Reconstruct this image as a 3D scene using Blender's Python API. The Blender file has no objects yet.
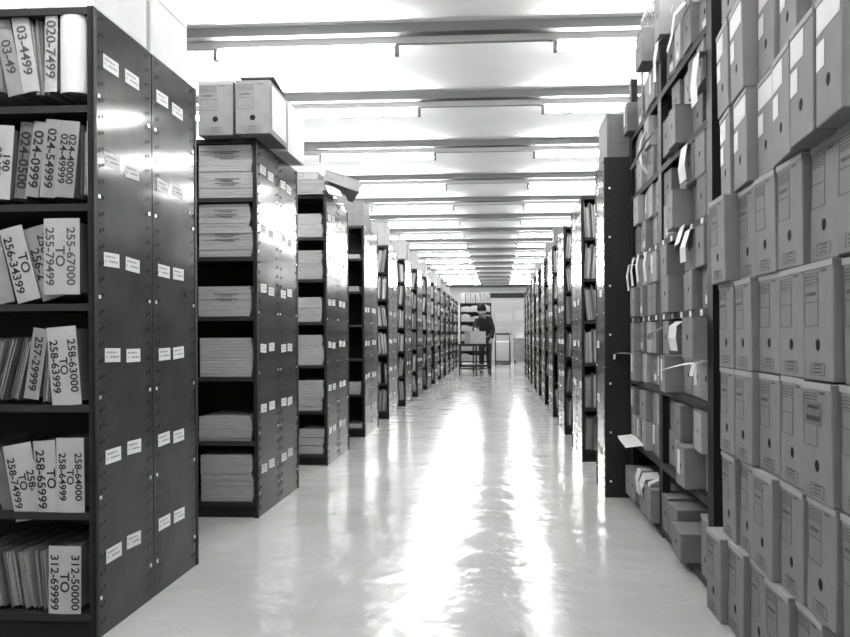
import bpy, bmesh, math, random
from mathutils import Matrix, Vector, Euler
random.seed(7)
SC = bpy.context.scene
COL = SC.collection
R = math.radians
ORD = ['zeroth', 'first', 'second', 'third', 'fourth', 'fifth', 'sixth', 'seventh', 'eighth', 'ninth', 'tenth',
       'eleventh', 'twelfth', 'thirteenth', 'fourteenth', 'fifteenth', 'sixteenth', 'seventeenth', 'eighteenth', 'nineteenth', 'twentieth']

# ------------------------------------------------------------------ materials
def mat(name, v, rough=.6, spec=.5, metal=0., noise=0., nscale=8., bump=0., emit=0., coat=0., stretch=None):
    m = bpy.data.materials.new(name); m.use_nodes = True
    nt = m.node_tree; b = nt.nodes['Principled BSDF']
    b.inputs['Base Color'].default_value = (v, v, v, 1)
    b.inputs['Roughness'].default_value = rough
    b.inputs['Specular IOR Level'].default_value = spec
    b.inputs['Metallic'].default_value = metal
    b.inputs['Coat Weight'].default_value = coat
    if emit:
        b.inputs['Emission Color'].default_value = (1, 1, 1, 1)
        b.inputs['Emission Strength'].default_value = emit
    if noise or bump:
        tc = nt.nodes.new('ShaderNodeTexCoord'); mp = nt.nodes.new('ShaderNodeMapping')
        nt.links.new(tc.outputs['Object'], mp.inputs['Vector'])
        if stretch: mp.inputs['Scale'].default_value = stretch
        n = nt.nodes.new('ShaderNodeTexNoise'); n.inputs['Scale'].default_value = nscale
        n.inputs['Detail'].default_value = 4
        nt.links.new(mp.outputs['Vector'], n.inputs['Vector'])
        if noise:
            r = nt.nodes.new('ShaderNodeMapRange')
            r.inputs['From Min'].default_value = .25; r.inputs['From Max'].default_value = .75
            r.inputs['To Min'].default_value = v * (1 - noise); r.inputs['To Max'].default_value = v * (1 + noise)
            nt.links.new(n.outputs['Fac'], r.inputs['Value'])
            nt.links.new(r.outputs['Result'], b.inputs['Base Color'])
        if bump:
            bp = nt.nodes.new('ShaderNodeBump'); bp.inputs['Strength'].default_value = bump
            bp.inputs['Distance'].default_value = .01
            nt.links.new(n.outputs['Fac'], bp.inputs['Height'])
            nt.links.new(bp.outputs['Normal'], b.inputs['Normal'])
    return m

M = dict(
    card=mat('cardboard', .16, .8, .2, noise=.10, nscale=14),
    card_dk=mat('cardboard_dull', .13, .85, .2, noise=.12, nscale=14),
    file_card=mat('file_card', .34, .8, .2, noise=.06, nscale=20),
    card_wh=mat('white_cardboard', .50, .8, .2, noise=.06, nscale=14),
    card_lt=mat('cardboard_pale', .25, .8, .2, noise=.08, nscale=14),
    ink=mat('ink', .02, .7, .2),
    ink_soft=mat('faded_print', .07, .8, .2),
    stamp=mat('dark_sticker', .09, .7, .3, noise=.3, nscale=60),
    hole=mat('hole_shade', .01, .9, .1),  # near-black, standing in for shade inside finger holes and panel perforations
    paper=mat('white_paper', .5, .75, .3, noise=.05, nscale=20),
    manila=mat('manila_card', .23, .8, .25, noise=.10, nscale=10),
    manila_dk=mat('worn_grey_folder', .12, .8, .25, noise=.2, nscale=10),
    pages=mat('page_edges', .25, .85, .2, noise=.35, nscale=40, stretch=(1, 1, 12)),
    bundle=mat('computer_paper', .30, .85, .2, noise=.12, nscale=10, stretch=(1, 1, 9)),
    panel=mat('enamelled_steel', .046, .12, .18, noise=.25, nscale=5, bump=0, stretch=(1, 1, 1)),
    panel_dk=mat('dark_enamelled_steel', .014, .5, .2, noise=.1, nscale=6),
    post=mat('upright_steel', .012, .6, .2),
    shelf=mat('shelf_steel', .02, .6, .25),
    inside=mat('rack_back_steel', .02, .7, .2),
    shelf_lt=mat('pale_shelf_edge', .035, .75, .1),
    st_ink=mat('pale_typing', .22, .8, .2),
    sticker=mat('label_sticker', .55, .7, .3),
    plaster=mat('painted_plaster', .74, .9, .2, noise=.03, nscale=3),
    wall_paint=mat('far_wall_paint', .5, .8, .2, noise=.05, nscale=3),
    door=mat('far_door_paint', .42, .6, .3, noise=.05, nscale=3),
    beam=mat('beam_paint', .13, .8, .2, noise=.05, nscale=4),
    trunk=mat('trunking_metal', .22, .5, .3),
    bracket=mat('bracket_plastic', .12, .5, .3),
    tube=mat('lit_tube', .8, .4, .3, emit=30.0),
    wood=mat('desk_wood', .17, .6, .3, noise=.15, nscale=6),
    black=mat('black_metal', .008, .5, .4),
    rubber=mat('black_rubber', .012, .8, .3),
    skin=mat('skin', .2, .55, .4),
    hair=mat('dark_hair', .006, .8, .15),
    jumper=mat('dark_jumper', .018, .9, .2, noise=.3, nscale=30),
    trousers=mat('dark_trousers', .022, .9, .2),
    shoe=mat('shoe_leather', .05, .4, .4),
    bright=mat('steel_edge', .75, .3, .5, metal=.6),
    mesh=mat('mesh_wire', .16, .5, .5),
)
# floor: polished pale vinyl
def floor_mat():
    m = bpy.data.materials.new('polished_vinyl'); m.use_nodes = True
    nt = m.node_tree; b = nt.nodes['Principled BSDF']
    tc = nt.nodes.new('ShaderNodeTexCoord')
    n1 = nt.nodes.new('ShaderNodeTexNoise'); n1.inputs['Scale'].default_value = 55; n1.inputs['Detail'].default_value = 6
    nt.links.new(tc.outputs['Object'], n1.inputs['Vector'])
    n2 = nt.nodes.new('ShaderNodeTexNoise'); n2.inputs['Scale'].default_value = 1.6; n2.inputs['Detail'].default_value = 5
    nt.links.new(tc.outputs['Object'], n2.inputs['Vector'])
    mx = nt.nodes.new('ShaderNodeMath'); mx.operation = 'MULTIPLY_ADD'; mx.inputs[1].default_value = .4
    nt.links.new(n1.outputs['Fac'], mx.inputs[0]); nt.links.new(n2.outputs['Fac'], mx.inputs[2])
    r = nt.nodes.new('ShaderNodeMapRange'); r.inputs['From Min'].default_value = .4; r.inputs['From Max'].default_value = 1.0
    r.inputs['To Min'].default_value = .275; r.inputs['To Max'].default_value = .36
    nt.links.new(mx.outputs[0], r.inputs['Value']); nt.links.new(r.outputs['Result'], b.inputs['Base Color'])
    n3 = nt.nodes.new('ShaderNodeTexNoise'); n3.inputs['Scale'].default_value = 5.0; n3.inputs['Detail'].default_value = 3
    nt.links.new(tc.outputs['Object'], n3.inputs['Vector'])
    rr = nt.nodes.new('ShaderNodeMapRange'); rr.inputs['To Min'].default_value = .06; rr.inputs['To Max'].default_value = .22
    nt.links.new(n3.outputs['Fac'], rr.inputs['Value']); nt.links.new(rr.outputs['Result'], b.inputs['Roughness'])
    bp = nt.nodes.new('ShaderNodeBump'); bp.inputs['Strength'].default_value = .75; bp.inputs['Distance'].default_value = .012
    nt.links.new(n3.outputs['Fac'], bp.inputs['Height']); nt.links.new(bp.outputs['Normal'], b.inputs['Normal'])
    b.inputs['Specular IOR Level'].default_value = .055
    return m
M['floor'] = floor_mat()

# ------------------------------------------------------------------ mesh helpers
class MB:
    def __init__(s): s.v = []; s.f = []; s.m = []; s.sm = []
    def box(s, c, d, m=0, rot=None):
        b = len(s.v); hx, hy, hz = d[0] / 2, d[1] / 2, d[2] / 2
        for z in (-hz, hz):
            for x, y in ((-hx, -hy), (hx, -hy), (hx, hy), (-hx, hy)):
                p = Vector((x, y, z))
                if rot: p = rot @ p
                s.v.append((p.x + c[0], p.y + c[1], p.z + c[2]))
        for q in ((0, 3, 2, 1), (4, 5, 6, 7), (0, 1, 5, 4), (1, 2, 6, 5), (2, 3, 7, 6), (3, 0, 4, 7)):
            s.f.append([b + i for i in q]); s.m.append(m); s.sm.append(False)
    def bb(s, x0, x1, y0, y1, z0, z1, m=0):
        s.box(((x0 + x1) / 2, (y0 + y1) / 2, (z0 + z1) / 2), (abs(x1 - x0), abs(y1 - y0), abs(z1 - z0)), m)
    def poly(s, pts, m=0, smooth=False):
        b = len(s.v); s.v += [tuple(p) for p in pts]; s.f.append(list(range(b, b + len(pts)))); s.m.append(m); s.sm.append(smooth)
    def tube(s, pts, r, n=10, m=0, caps=True):
        pts = [Vector(p) for p in pts]; b = len(s.v)
        for i, p in enumerate(pts):
            t = (pts[min(i + 1, len(pts) - 1)] - pts[max(i - 1, 0)]).normalized()
            u = t.orthogonal().normalized() if abs(t.z) < .9 else Vector((1, 0, 0))
            u = (u - t * u.dot(t)).normalized(); w = t.cross(u)
            rr = r[i] if isinstance(r, (list, tuple)) else r
            for k in range(n):
                a = 2 * math.pi * k / n
                s.v.append(tuple(p + (u * math.cos(a) + w * math.sin(a)) * rr))
        for i in range(len(pts) - 1):
            for k in range(n):
                s.f.append([b + i * n + k, b + i * n + (k + 1) % n, b + (i + 1) * n + (k + 1) % n, b + (i + 1) * n + k]); s.m.append(m); s.sm.append(True)
        if caps:
            s.f.append([b + k for k in reversed(range(n))]); s.m.append(m); s.sm.append(False)
            e = b + (len(pts) - 1) * n
            s.f.append([e + k for k in range(n)]); s.m.append(m); s.sm.append(False)
    def ribbon(s, pts, wv, t=.0012, m=0):
        """a sheet of paper: centre line pts, half width vector wv, thickness t"""
        pts = [Vector(p) for p in pts]; wv = Vector(wv); b = len(s.v)
        for i, p in enumerate(pts):
            tg = (pts[min(i + 1, len(pts) - 1)] - pts[max(i - 1, 0)]).normalized()
            n = tg.cross(wv).normalized() * t / 2
            for q in (p - wv - n, p + wv - n, p + wv + n, p - wv + n): s.v.append(tuple(q))
        for i in range(len(pts) - 1):
            for k in range(4):
                s.f.append([b + 4 * i + k, b + 4 * i + (k + 1) % 4, b + 4 * i + 4 + (k + 1) % 4, b + 4 * i + 4 + k]); s.m.append(m); s.sm.append(False)
        s.f.append([b + 3, b + 2, b + 1, b]); s.f.append([b + 4 * (len(pts) - 1) + k for k in range(4)]); s.m += [m, m]; s.sm += [False, False]
    def ball(s, c, r, n=12, k=8, m=0, zmin=-1.0):
        b = len(s.v)
        for i in range(k + 1):
            t = math.pi * i / k
            for j in range(n):
                a = 2 * math.pi * j / n
                s.v.append((c[0] + r[0] * math.sin(t) * math.cos(a), c[1] + r[1] * math.sin(t) * math.sin(a), c[2] + r[2] * max(zmin, math.cos(t))))
        for i in range(k):
            for j in range(n):
                s.f.append([b + i * n + j, b + (i + 1) * n + j, b + (i + 1) * n + (j + 1) % n, b + i * n + (j + 1) % n]); s.m.append(m); s.sm.append(True)
    def data(s, name, mats, bevel=0):
        me = bpy.data.meshes.new(name); me.from_pydata(s.v, [], s.f)
        for x in mats: me.materials.append(M[x])
        for i, p in enumerate(me.polygons): p.material_index = s.m[i]; p.use_smooth = s.sm[i]
        bm = bmesh.new(); bm.from_mesh(me)
        bmesh.ops.remove_doubles(bm, verts=bm.verts, dist=1e-6)
        if bevel: bmesh.ops.bevel(bm, geom=[e for e in bm.edges if len(e.link_faces) == 2 and e.calc_face_angle(0) > 1.2 and e.calc_length() > .05], offset=bevel, segments=2, profile=.5, affect='EDGES')
        bmesh.ops.recalc_face_normals(bm, faces=bm.faces)
        bm.to_mesh(me); bm.free(); me.update()
        return me

def put(name, me, parent=None, loc=(0, 0, 0), rot=(0, 0, 0)):
    o = bpy.data.objects.new(name, me); COL.objects.link(o)
    o.parent = parent; o.location = loc; o.rotation_euler = rot
    return o
def tag(o, label, cat, group=None):
    o['label'] = label; o['category'] = cat
    if group: o['group'] = group
    return o
def thing(name, label, cat, loc=(0, 0, 0), rot=(0, 0, 0), group=None):
    return tag(put(name, None, None, loc, rot), label, cat, group)
def struct(name, me, loc=(0, 0, 0), label=None):
    o = put(name, me, None, loc); o['kind'] = 'structure'
    if label: o['label'] = label
    return o
_txt = {}
def text_mesh(s, size, m='ink'):
    if (s, size, m) in _txt: return _txt[(s, size, m)]
    c = bpy.data.curves.new('lettering', 'FONT'); c.body = s; c.size = size; c.align_x = 'CENTER'; c.align_y = 'CENTER'
    c.extrude = .0003; c.resolution_u = 3; c.offset = size * .014
    o = bpy.data.objects.new('tmp', c); COL.objects.link(o); bpy.context.view_layer.update()
    me = bpy.data.meshes.new_from_object(o.evaluated_get(bpy.context.evaluated_depsgraph_get()))
    bpy.data.objects.remove(o); bpy.data.curves.remove(c)
    me.materials.clear(); me.materials.append(M[m]); _txt[(s, size, m)] = me
    return me

# ------------------------------------------------------------------ camera
cam = bpy.data.cameras.new('camera'); co = bpy.data.objects.new('camera', cam); COL.objects.link(co)
cam.sensor_width = 36; cam.lens = 820 / 850 * 36; cam.shift_x = -25 / 850; cam.shift_y = 17 / 850
cam.clip_start = .05; cam.clip_end = 120
co.matrix_world = Matrix.Translation((0, 0, 1.0)) @ Matrix.Rotation(math.atan(.06), 4, 'Z') @ Matrix.Rotation(R(90), 4, 'X') @ Matrix.Rotation(-.005, 4, 'Z')
SC.camera = co
SC.view_settings.view_transform = 'Standard'; SC.view_settings.look = 'None'
SC.view_settings.exposure = 2.2; SC.view_settings.gamma = 1.0
w = bpy.data.worlds.new('world'); SC.world = w; w.use_nodes = True
w.node_tree.nodes['Background'].inputs['Color'].default_value = (.5, .5, .5, 1)
w.node_tree.nodes['Background'].inputs['Strength'].default_value = .02

# ------------------------------------------------------------------ room shell
XL, XR, YB, YF, ZC = -3.9, 2.7, 33.0, -2.0, 2.985
b = MB(); b.bb(XL, XR, YF, YB, -.1, 0); struct('floor', b.data('floor', ['floor']))
b = MB(); b.bb(XL, XR, YF, YB, ZC, ZC + .12); struct('ceiling', b.data('ceiling', ['plaster']))
b = MB(); b.bb(XL - .1, XL, YF, YB, 0, ZC); struct('wall_left', b.data('wall', ['plaster']))
b = MB(); b.bb(XR, XR + .1, YF, YB, 0, ZC); struct('wall_right', b.data('wall', ['plaster']))
b = MB(); b.bb(XL, XR, YB, YB + .1, 0, ZC); struct('wall_back', b.data('wall', ['wall_paint']))
b = MB(); b.bb(XL, XR, YF - .1, YF, 0, ZC); struct('wall_front', b.data('wall', ['plaster']))

BY = [5.27, 6.74, 8.42, 10.18, 11.86, 13.52] + [13.52 + 1.73 * k for k in range(1, 12)]
b = MB(); b.bb(XL, XR, -.10, -.022, 2.925, ZC); beam_me = b.data('ceiling_beam', ['beam'])
b = MB(); b.bb(XL, .35 - .02, -.018, .018, 2.882, 2.932); b.bb(.35 - .022, .35 + .022, -.020, .020, 2.878, 2.934); b.bb(.37, XR, -.018, .018, 2.882, 2.932)
for x in [XL + .4 + .9 * i for i in range(8)]: b.bb(x - .008, x + .008, -.010, .010, 2.93, ZC)
trunk_me = b.data('lighting_trunking', ['trunk'])
L = 1.19
b = MB(); b.tube([(-L / 2 + .02, 0, 0), (L / 2 - .02, 0, 0)], .019, 12); tube_me = b.data('tube', ['tube'])
b = MB(); b.bb(-.011, .011, -.016, .016, -.028, .045); b.bb(-.011, .011, -.022, .022, -.03, .024); brk_me = b.data('end_bracket', ['bracket'])
def fixture(x0, y, label):
    t = thing('fluorescent_light', label, 'light', (x0 + L / 2, y, 2.838), group='fluorescent tubes under the ceiling beams')
    put('tube', tube_me, t); put('end_bracket', brk_me, t, (-L / 2, 0, 0)); put('end_bracket', brk_me, t, (L / 2, 0, 0))
LX = {'just left of the aisle': -1.84, 'right of the aisle': .365, 'over the racks far left': -3.25}
for i, y in enumerate(BY):
    struct('ceiling_beam', beam_me, (0, y, 0)); struct('lighting_trunking', trunk_me, (0, y, 0))
    if i > 14: continue
    for nm, x in LX.items():
        fixture(x, y, f'lit fluorescent tube {nm}, {ORD[i+1]} beam from the front')
for i, y in enumerate((.05, 1.80, 3.55)):
    struct('ceiling_beam', beam_me, (0, y, 0)); struct('lighting_trunking', trunk_me, (0, y, 0))
    fixture(-1.84, y, f'lit fluorescent tube left of the aisle, {ORD[3-i]} beam behind the frame edge')
    fixture(.365, y, f'added unseen tube brightening the boxes right of the aisle, {ORD[3-i]} beam above the stacked wall')  # unseen right-hand tubes, added to brighten the upper boxes of the wall

# ------------------------------------------------------------------ left / right racks
H, DEP, XP, XQ = 2.09, .90, -1.33, .65
S = [.075, .41, .765, 1.10, 1.43, 1.755]
def rack_meshes(length):
    """rack local frame: aisle face at x=0, goes to -length in x; near face y=0, far face y=DEP"""
    out = {}
    b = MB(); half = DEP / 2
    b.bb(-.012, 0, .004, half - .004, .0, H)
    for cx, n in ((.045, 1), (half - .045, 1)):
        for k in range(38):
            for dx in (-.011, .011):
                z = .05 + k * .0545
                b.poly([(.0006, cx + dx - .007, z - .0062 + dx * .3), (.0006, cx + dx + .007, z - .0062 + dx * .3), (.0006, cx + dx + .007, z + .0062 + dx * .3), (.0006, cx + dx - .007, z + .0062 + dx * .3)], 1)
    for cx in (.03, half - .03):
        for k in range(6): b.box((.001, cx, .13 + .335 * k), (.003, .012, .012), 2)
    out['end_panel'] = b.data('end_panel', ['panel', 'hole', 'bright'])
    b = MB(); b.bb(-.018, .003, -.010, .004, 0, H); b.bb(-.003, .003, -.010, .012, 0, H); out['upright'] = b.data('upright', ['post'])
    b = MB(); b.bb(-length, -.014, .0, half - .012, -.01, .01); b.bb(-length, -.014, -.004, .010, -.012, .011); out['shelf'] = b.data('shelf', ['shelf'])
    b = MB(); b.bb(-length, -.014, half - .006, half + .006, .02, H - .02); out['back_panel'] = b.data('back_panel', ['inside'])
    b = MB(); b.bb(-length, -.014, .012, .03, 0, S[0] - .012); out['kick_plate'] = b.data('kick_plate', ['post'])
    b = MB(); b.bb(-.0005, .001, -.056, .056, -.024, .024, 0)
    for z in (.010, -.006):
        x = -.046
        while x < .04:
            wd = random.uniform(.006, .016)
            if random.random() < .8: b.bb(.001, .0014, x, min(x + wd, .047), z - .003, z + .003, 1)
            x += wd + .004
    out['label_sticker'] = b.data('label_sticker', ['sticker', 'st_ink'])
    return out
RM = rack_meshes(2.1)
def rack(x, y, mirror, label, group, cols=(.12, .28, .555, .70), closed=False, dep=DEP, skip=.0):
    """mirror=False: left of the aisle (aisle face looks +x); True: right of the aisle"""
    t = thing('steel_rack', label, 'rack', (x, y, 0), group=group)
    sgn = -1 if mirror else 1
    def P(n, loc, flip=False):
        o = put(n, RM[n], t, loc)
        o.scale = (sgn, -1 if flip else 1, 1)
        return o
    P('end_panel', (0, 0, 0)); P('upright', (0, 0, 0))
    if not closed or dep > .6: P('end_panel', (0, DEP / 2, 0)); 
    P('upright', (0, dep, 0), True)
    u = P('upright', (-sgn * 1.0, 0, 0)); u = P('upright', (-sgn * 2.06, 0, 0))
    P('back_panel', (0, 0, 0))
    P('kick_plate', (0, 0, 0))
    for z in S + [H - .0115]:
        P('shelf', (0, 0, z))
        if dep > .6: P('shelf', (0, DEP, z), True)
    for k in range(6):
        for c in cols:
            if c < dep - .05 and random.random() > skip:
                o = P('label_sticker', (0, c + random.uniform(-.006, .006), .262 + .335 * k + random.uniform(-.008, .008)))
                o.rotation_euler = (R(random.uniform(-3, 3)), 0, 0)
    return t
LY = [2.63, 4.445, 6.265, 8.03, 9.80, 11.55] + [13.3 + 1.77 * i for i in range(8)]
for i, y in enumerate(LY):
    rack(XP, y, False, f'dark steel rack left of the aisle, {ORD[i+1]} from the front', 'steel racks on the left', skip=0 if i < 4 else .15)
RY = [6.5 + 1.775 * k for k in range(9)]
t = rack(XQ, 5.1, True, 'dark steel rack with closed grey back, beside the open box shelving', 'steel racks on the right', cols=(.2, .34), closed=True, dep=.435, skip=.3)
b = MB(); b.bb(.0, 2.1, -.016, -.006, .0, H)
for k in range(42): b.box((.03, -.017, .04 + k * .049), (.007, .003, .009), 1)
for k in range(7): b.box((.03, -.018, .10 + k * .3), (.012, .004, .012), 2)
put('closed_side', b.data('closed_side', ['panel_dk', 'hole', 'bright']), t)
for i, y in enumerate(RY):
    rack(XQ, y, True, f'steel rack right of the aisle, {ORD[i+1]} past the closed grey one', 'steel racks on the right', skip=.2)

# ------------------------------------------------------------------ suspension files in the first rack
b = MB(); b.bb(-.5, .5, 0, .0012, -.5, .5); 
def slab_file(w, h, d, cover, edge, n=5):
    b = MB(); b.bb(-w / 2, -w / 2 + .0015, 0, d, -h / 2, h / 2, 0); b.bb(w / 2 - .0015, w / 2, 0, d, -h / 2, h / 2, 0)
    x = -w / 2 + .002
    while x < w / 2 - .004:
        tk = random.uniform(.003, .008)
        b.bb(x, min(x + tk * .8, w / 2 - .002), random.uniform(.004, .02), d - .01, -h / 2 + .004, h / 2 - random.uniform(.002, .02), 1)
        x += tk
    return b.data('file_body', [cover, edge])
CARDS = [  # X, Z, width, height, tilt, lines (right to left), darkness
 (-1.640, 1.942, .056, .262, -11.5, ('03-49?',), 'manila', .030),
 (-1.577, 1.958, .058, .280, -9.1, ('03-4499',), 'file_card', .018),
 (-1.480, 1.955, .042, .280, .9, ('020-7499',), 'file_card', .006),
 (-1.655, 1.586, .070, .247, 4.2, ('190', '03499'), 'file_card', .012),
 (-1.587, 1.594, .044, .256, 5.7, ('024-0500',), 'manila_dk', .026),
 (-1.540, 1.595, .046, .252, 7.7, ('024-0999',), 'manila', .018),
 (-1.486, 1.595, .054, .260, 5.3, ('024-54999',), 'manila', .010),
 (-1.426, 1.590, .068, .253, 5.4, ('024-40000', '024-49999'), 'manila', .002),
 (-1.680, 1.223, .060, .219, -13.5, ('',), 'manila', .034),
 (-1.597, 1.245, .080, .254, -14.6, ('TO', '256-34399'), 'file_card', .016),
 (-1.524, 1.250, .074, .250, -16.0, ('256-24500', '256-2'), 'manila', .030),
 (-1.444, 1.268, .122, .252, 0, ('255-67000', 'TO', '255-79499'), 'file_card', .000),
 (-1.545, .913, .052, .238, 8.7, ('257-29999',), 'manila', .020),
 (-1.438, .905, .100, .261, -4.4, ('258-63000', 'TO', '258-63999'), 'file_card', .000),
 (-1.675, .506, .050, .223, -15.5, ('',), 'manila_dk', .040),
 (-1.587, .519, .098, .256, -10.4, ('258-', 'TO', '258-74999'), 'file_card', .012),
 (-1.504, .530, .074, .256, -3.3, ('TO', '258-65999'), 'file_card', .006),
 (-1.418, .539, .094, .258, -.5, ('258-64000', 'TO', '258-64999'), 'file_card', .000),
 (-1.439, .190, .110, .240, .4, ('312-50000', 'TO', '312-69999'), 'file_card', .000)]
y0 = 2.632
def susp(x, z, w, h, tilt, lines, m, dy, label, body_w=None, cover='manila'):
    t = thing('suspension_file', label, 'file', (x, y0 + dy, z), (0, R(tilt), 0), 'files hanging in the front left rack')
    bw = body_w or w * .62
    sb = max(q for q in S if q < z) + .013 + (w / 2) * abs(math.sin(R(tilt))) + .004
    top = z + h * .47; bot = max(z - h * .465, sb)
    put('folder', slab_file(bw, top - bot, .36, cover, 'pages'), t, (0, .006, (top + bot) / 2 - z))
    if lines is not None:
        b = MB()
        N = 6
        for i in range(N):   # slightly bowed card
            f = lambda u: .004 * (1 - (2 * u - 1) ** 2) * -1
            u0, u1 = i / N, (i + 1) / N
            xa, xb = -w / 2 + w * u0, -w / 2 + w * u1
            ya, yb = f(u0), f(u1)
            b.poly([(xa, ya, -h / 2), (xb, yb, -h / 2), (xb, yb, h / 2), (xa, ya, h / 2)], smooth=True)
            b.poly([(xa, ya + .001, h / 2), (xb, yb + .001, h / 2), (xb, yb + .001, -h / 2), (xa, ya + .001, -h / 2)], smooth=True)
        c = put('label_card', b.data('label_card', [m]), t)
        n = len(lines)
        for i, s in enumerate(lines):
            if not s: continue
            pt = min(.036, (w - .040) / max(n - 1, 1)); xx = -w / 2 + .021 + (n - 1 - i) * pt if n > 1 else 0
            if xx > w / 2 - .008: continue
            size = min(.045 if n == 1 else max(.030, pt * 1.22), h * .80 / (len(s) * .56))
            o = put('lettering', text_mesh(s, round(size, 4), 'ink_soft' if z > 1.9 or lines[0] == '255-67000' else 'ink'), c, (xx, -.0054 + .004 * min(1, abs(2 * xx / w)) ** 2, .0))
            o.scale = (1.12, 1, 1)
            o.rotation_euler = Matrix(((0, 1, 0), (0, 0, -1), (-1, 0, 0))).to_euler()
    return t
rowname = {1.9: 'top', 1.6: 'second', 1.2: 'third', .9: 'fourth', .5: 'fifth', .2: 'lowest'}
def rown(z): return rowname[min(rowname, key=lambda k: abs(k - z))]
for k, (x, z, w_, h_, tl, lines, m, dy) in enumerate(CARDS):
    txt = ' to '.join(s for s in lines if len(s) > 5 or s == '190').replace('?', '')
    if txt: lab = f'hanging file, card reading {txt}, {rown(z)} row of the front left rack'
    else: lab = f'leaning unmarked file at the left frame edge, {rown(z)} row of the front rack'
    lines = tuple(s.replace('?', '') for s in lines)
    susp(x, z, w_, h_, tl, lines, m, dy, lab, cover='manila' if m != 'manila_dk' else 'manila_dk')
# thin files without a card, and the rest of each row to the left
extra = {1.945: [(-1.535, .026, -6, .27), (-1.51, .02, -3, .27), (-1.70, .05, -9, .25), (-1.77, .05, -9, .25)],
         1.60: [(-1.375, .02, 1, .25), (-1.72, .05, 6, .25), (-1.79, .05, 5, .25)],
         1.24: [(-1.75, .04, -12, .24), (-1.82, .05, -10, .24)],
         .905: [(-1.50, .022, 5, .24), (-1.60, .026, 14, .23), (-1.645, .02, 15, .23), (-1.69, .024, 14, .22), (-1.75, .03, 12, .22)],
         .53: [(-1.735, .04, -12, .23), (-1.80, .05, -10, .24)],
         .19: [(-1.515, .02, -4, .23), (-1.545, .02, -6, .23), (-1.58, .03, -8, .22), (-1.63, .04, -9, .22), (-1.69, .04, -10, .22), (-1.76, .04, -8, .22)]}
for z, lst in extra.items():
    for j, (x, w_, tl, h_) in enumerate(lst):
        susp(x, z - .01, w_, h_, tl, None, None, .012 + .008 * (j % 2),
             f'thin file without a card, {ORD[j+1]} from the aisle among those in the {rown(z)} row', body_w=w_, cover='manila' if random.random() < .5 else 'manila_dk')
# curled sheet of white paper bulging out of the top row, and the bent white card of row two
def curl(x0, x1, z0, z1, bulge, label, name):
    t = thing(name, label, 'paper', ((x0 + x1) / 2, 2.655, z0), group='loose papers in the front left rack')
    b = MB(); w_ = x1 - x0; N = 14; hh = z1 - z0
    prof = []
    for i in range(N + 1):
        a = math.pi * i / N
        prof.append((-w_ / 2 * math.cos(a), -bulge * math.sin(a)))
    prof = [(-w_ / 2, .2)] + prof + [(w_ / 2, .2)]
    inn = [(x * .96, y + .002) for x, y in prof]; n_ = len(prof)
    for i in range(n_ - 1):
        (xa, ya), (xb, yb) = prof[i], prof[i + 1]; (xc, yc), (xd, yd) = inn[i], inn[i + 1]
        b.poly([(xa, ya, 0), (xb, yb, 0), (xb, yb, hh), (xa, ya, hh)])
        b.poly([(xc, yc, hh), (xd, yd, hh), (xd, yd, 0), (xc, yc, 0)])
        b.poly([(xa, ya, hh), (xb, yb, hh), (xd, yd, hh), (xc, yc, hh)]); b.poly([(xc, yc, 0), (xd, yd, 0), (xb, yb, 0), (xa, ya, 0)])
    b.poly([(prof[0][0], .2, 0), (prof[0][0], .2, hh), (inn[0][0], .202, hh), (inn[0][0], .202, 0)]); b.poly([(prof[-1][0], .2, 0), (inn[-1][0], .202, 0), (inn[-1][0], .202, hh), (prof[-1][0], .2, hh)])
    put('curled_sheet', b.data('curled_sheet', ['paper']), t)
    b = MB()
    for k in range(7): b.bb(-w_ / 2 + .008 + k * (w_ - .016) / 7, -w_ / 2 + .004 + (k + 1) * (w_ - .016) / 7, .012, .22, .004, hh - random.uniform(.004, .02))
    put('enclosed_pages', b.data('enclosed_pages', ['pages']), t)
curl(-1.455, -1.362, 1.81, 2.066, .03, 'white sheet curled round papers, top row beside the steel end panel', 'curled_paper_file')
curl(-1.366, -1.345, 1.47, 1.72, .012, 'narrow white folded sheet, second row against the steel end panel', 'folded_paper_file')

# ------------------------------------------------------------------ archive boxes
BW, BH, BD = .190, .292, .37
def box_body(w, d, h, hx, hz, r, m):
    """front looks -y; base centre at origin; round finger hole in the front"""
    b = MB(); F = -d / 2; n = 16
    c = [(hx + r * math.cos(2 * math.pi * (k + .5) / n - .75 * math.pi), hz + r * math.sin(2 * math.pi * (k + .5) / n - .75 * math.pi)) for k in range(n)]
    cor = [(-w / 2, 0), (w / 2, 0), (w / 2, h), (-w / 2, h)]
    q = n // 4
    for s in range(4):
        arc = [c[(s * q + k - 1) % n] for k in range(q + 1)]
        pts = [cor[s], cor[(s + 1) % 4]] + arc[::-1]
        b.poly([(x, F, z) for x, z in pts])
    for k in range(n):
        (xa, za), (xb, zb) = c[k], c[(k + 1) % n]
        b.poly([(xa, F, za), (xb, F, zb), (xb, F + .012, zb), (xa, F + .012, za)])
    b.poly([(-w / 2, F, 0), (-w / 2, -F, 0), (w / 2, -F, 0), (w / 2, F, 0)])
    b.poly([(-w / 2, F, h), (w / 2, F, h), (w / 2, -F, h), (-w / 2, -F, h)])
    b.poly([(-w / 2, F, 0), (-w / 2, F, h), (-w / 2, -F, h), (-w / 2, -F, 0)])
    b.poly([(w / 2, F, 0), (w / 2, -F, 0), (w / 2, -F, h), (w / 2, F, h)])
    b.poly([(-w / 2, -F, 0), (-w / 2, -F, h), (w / 2, -F, h), (w / 2, -F, 0)])
    return b.data('body', [m], .0035)
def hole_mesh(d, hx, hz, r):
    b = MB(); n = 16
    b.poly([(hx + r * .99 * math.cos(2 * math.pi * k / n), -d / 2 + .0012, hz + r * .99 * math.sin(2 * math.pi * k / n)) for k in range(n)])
    return b.data('finger_hole', ['hole'])  # flat dark disc, the hole's inner shade put into its colour
HX, HZ, HR = -.002, BH * .30, .0155
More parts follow.
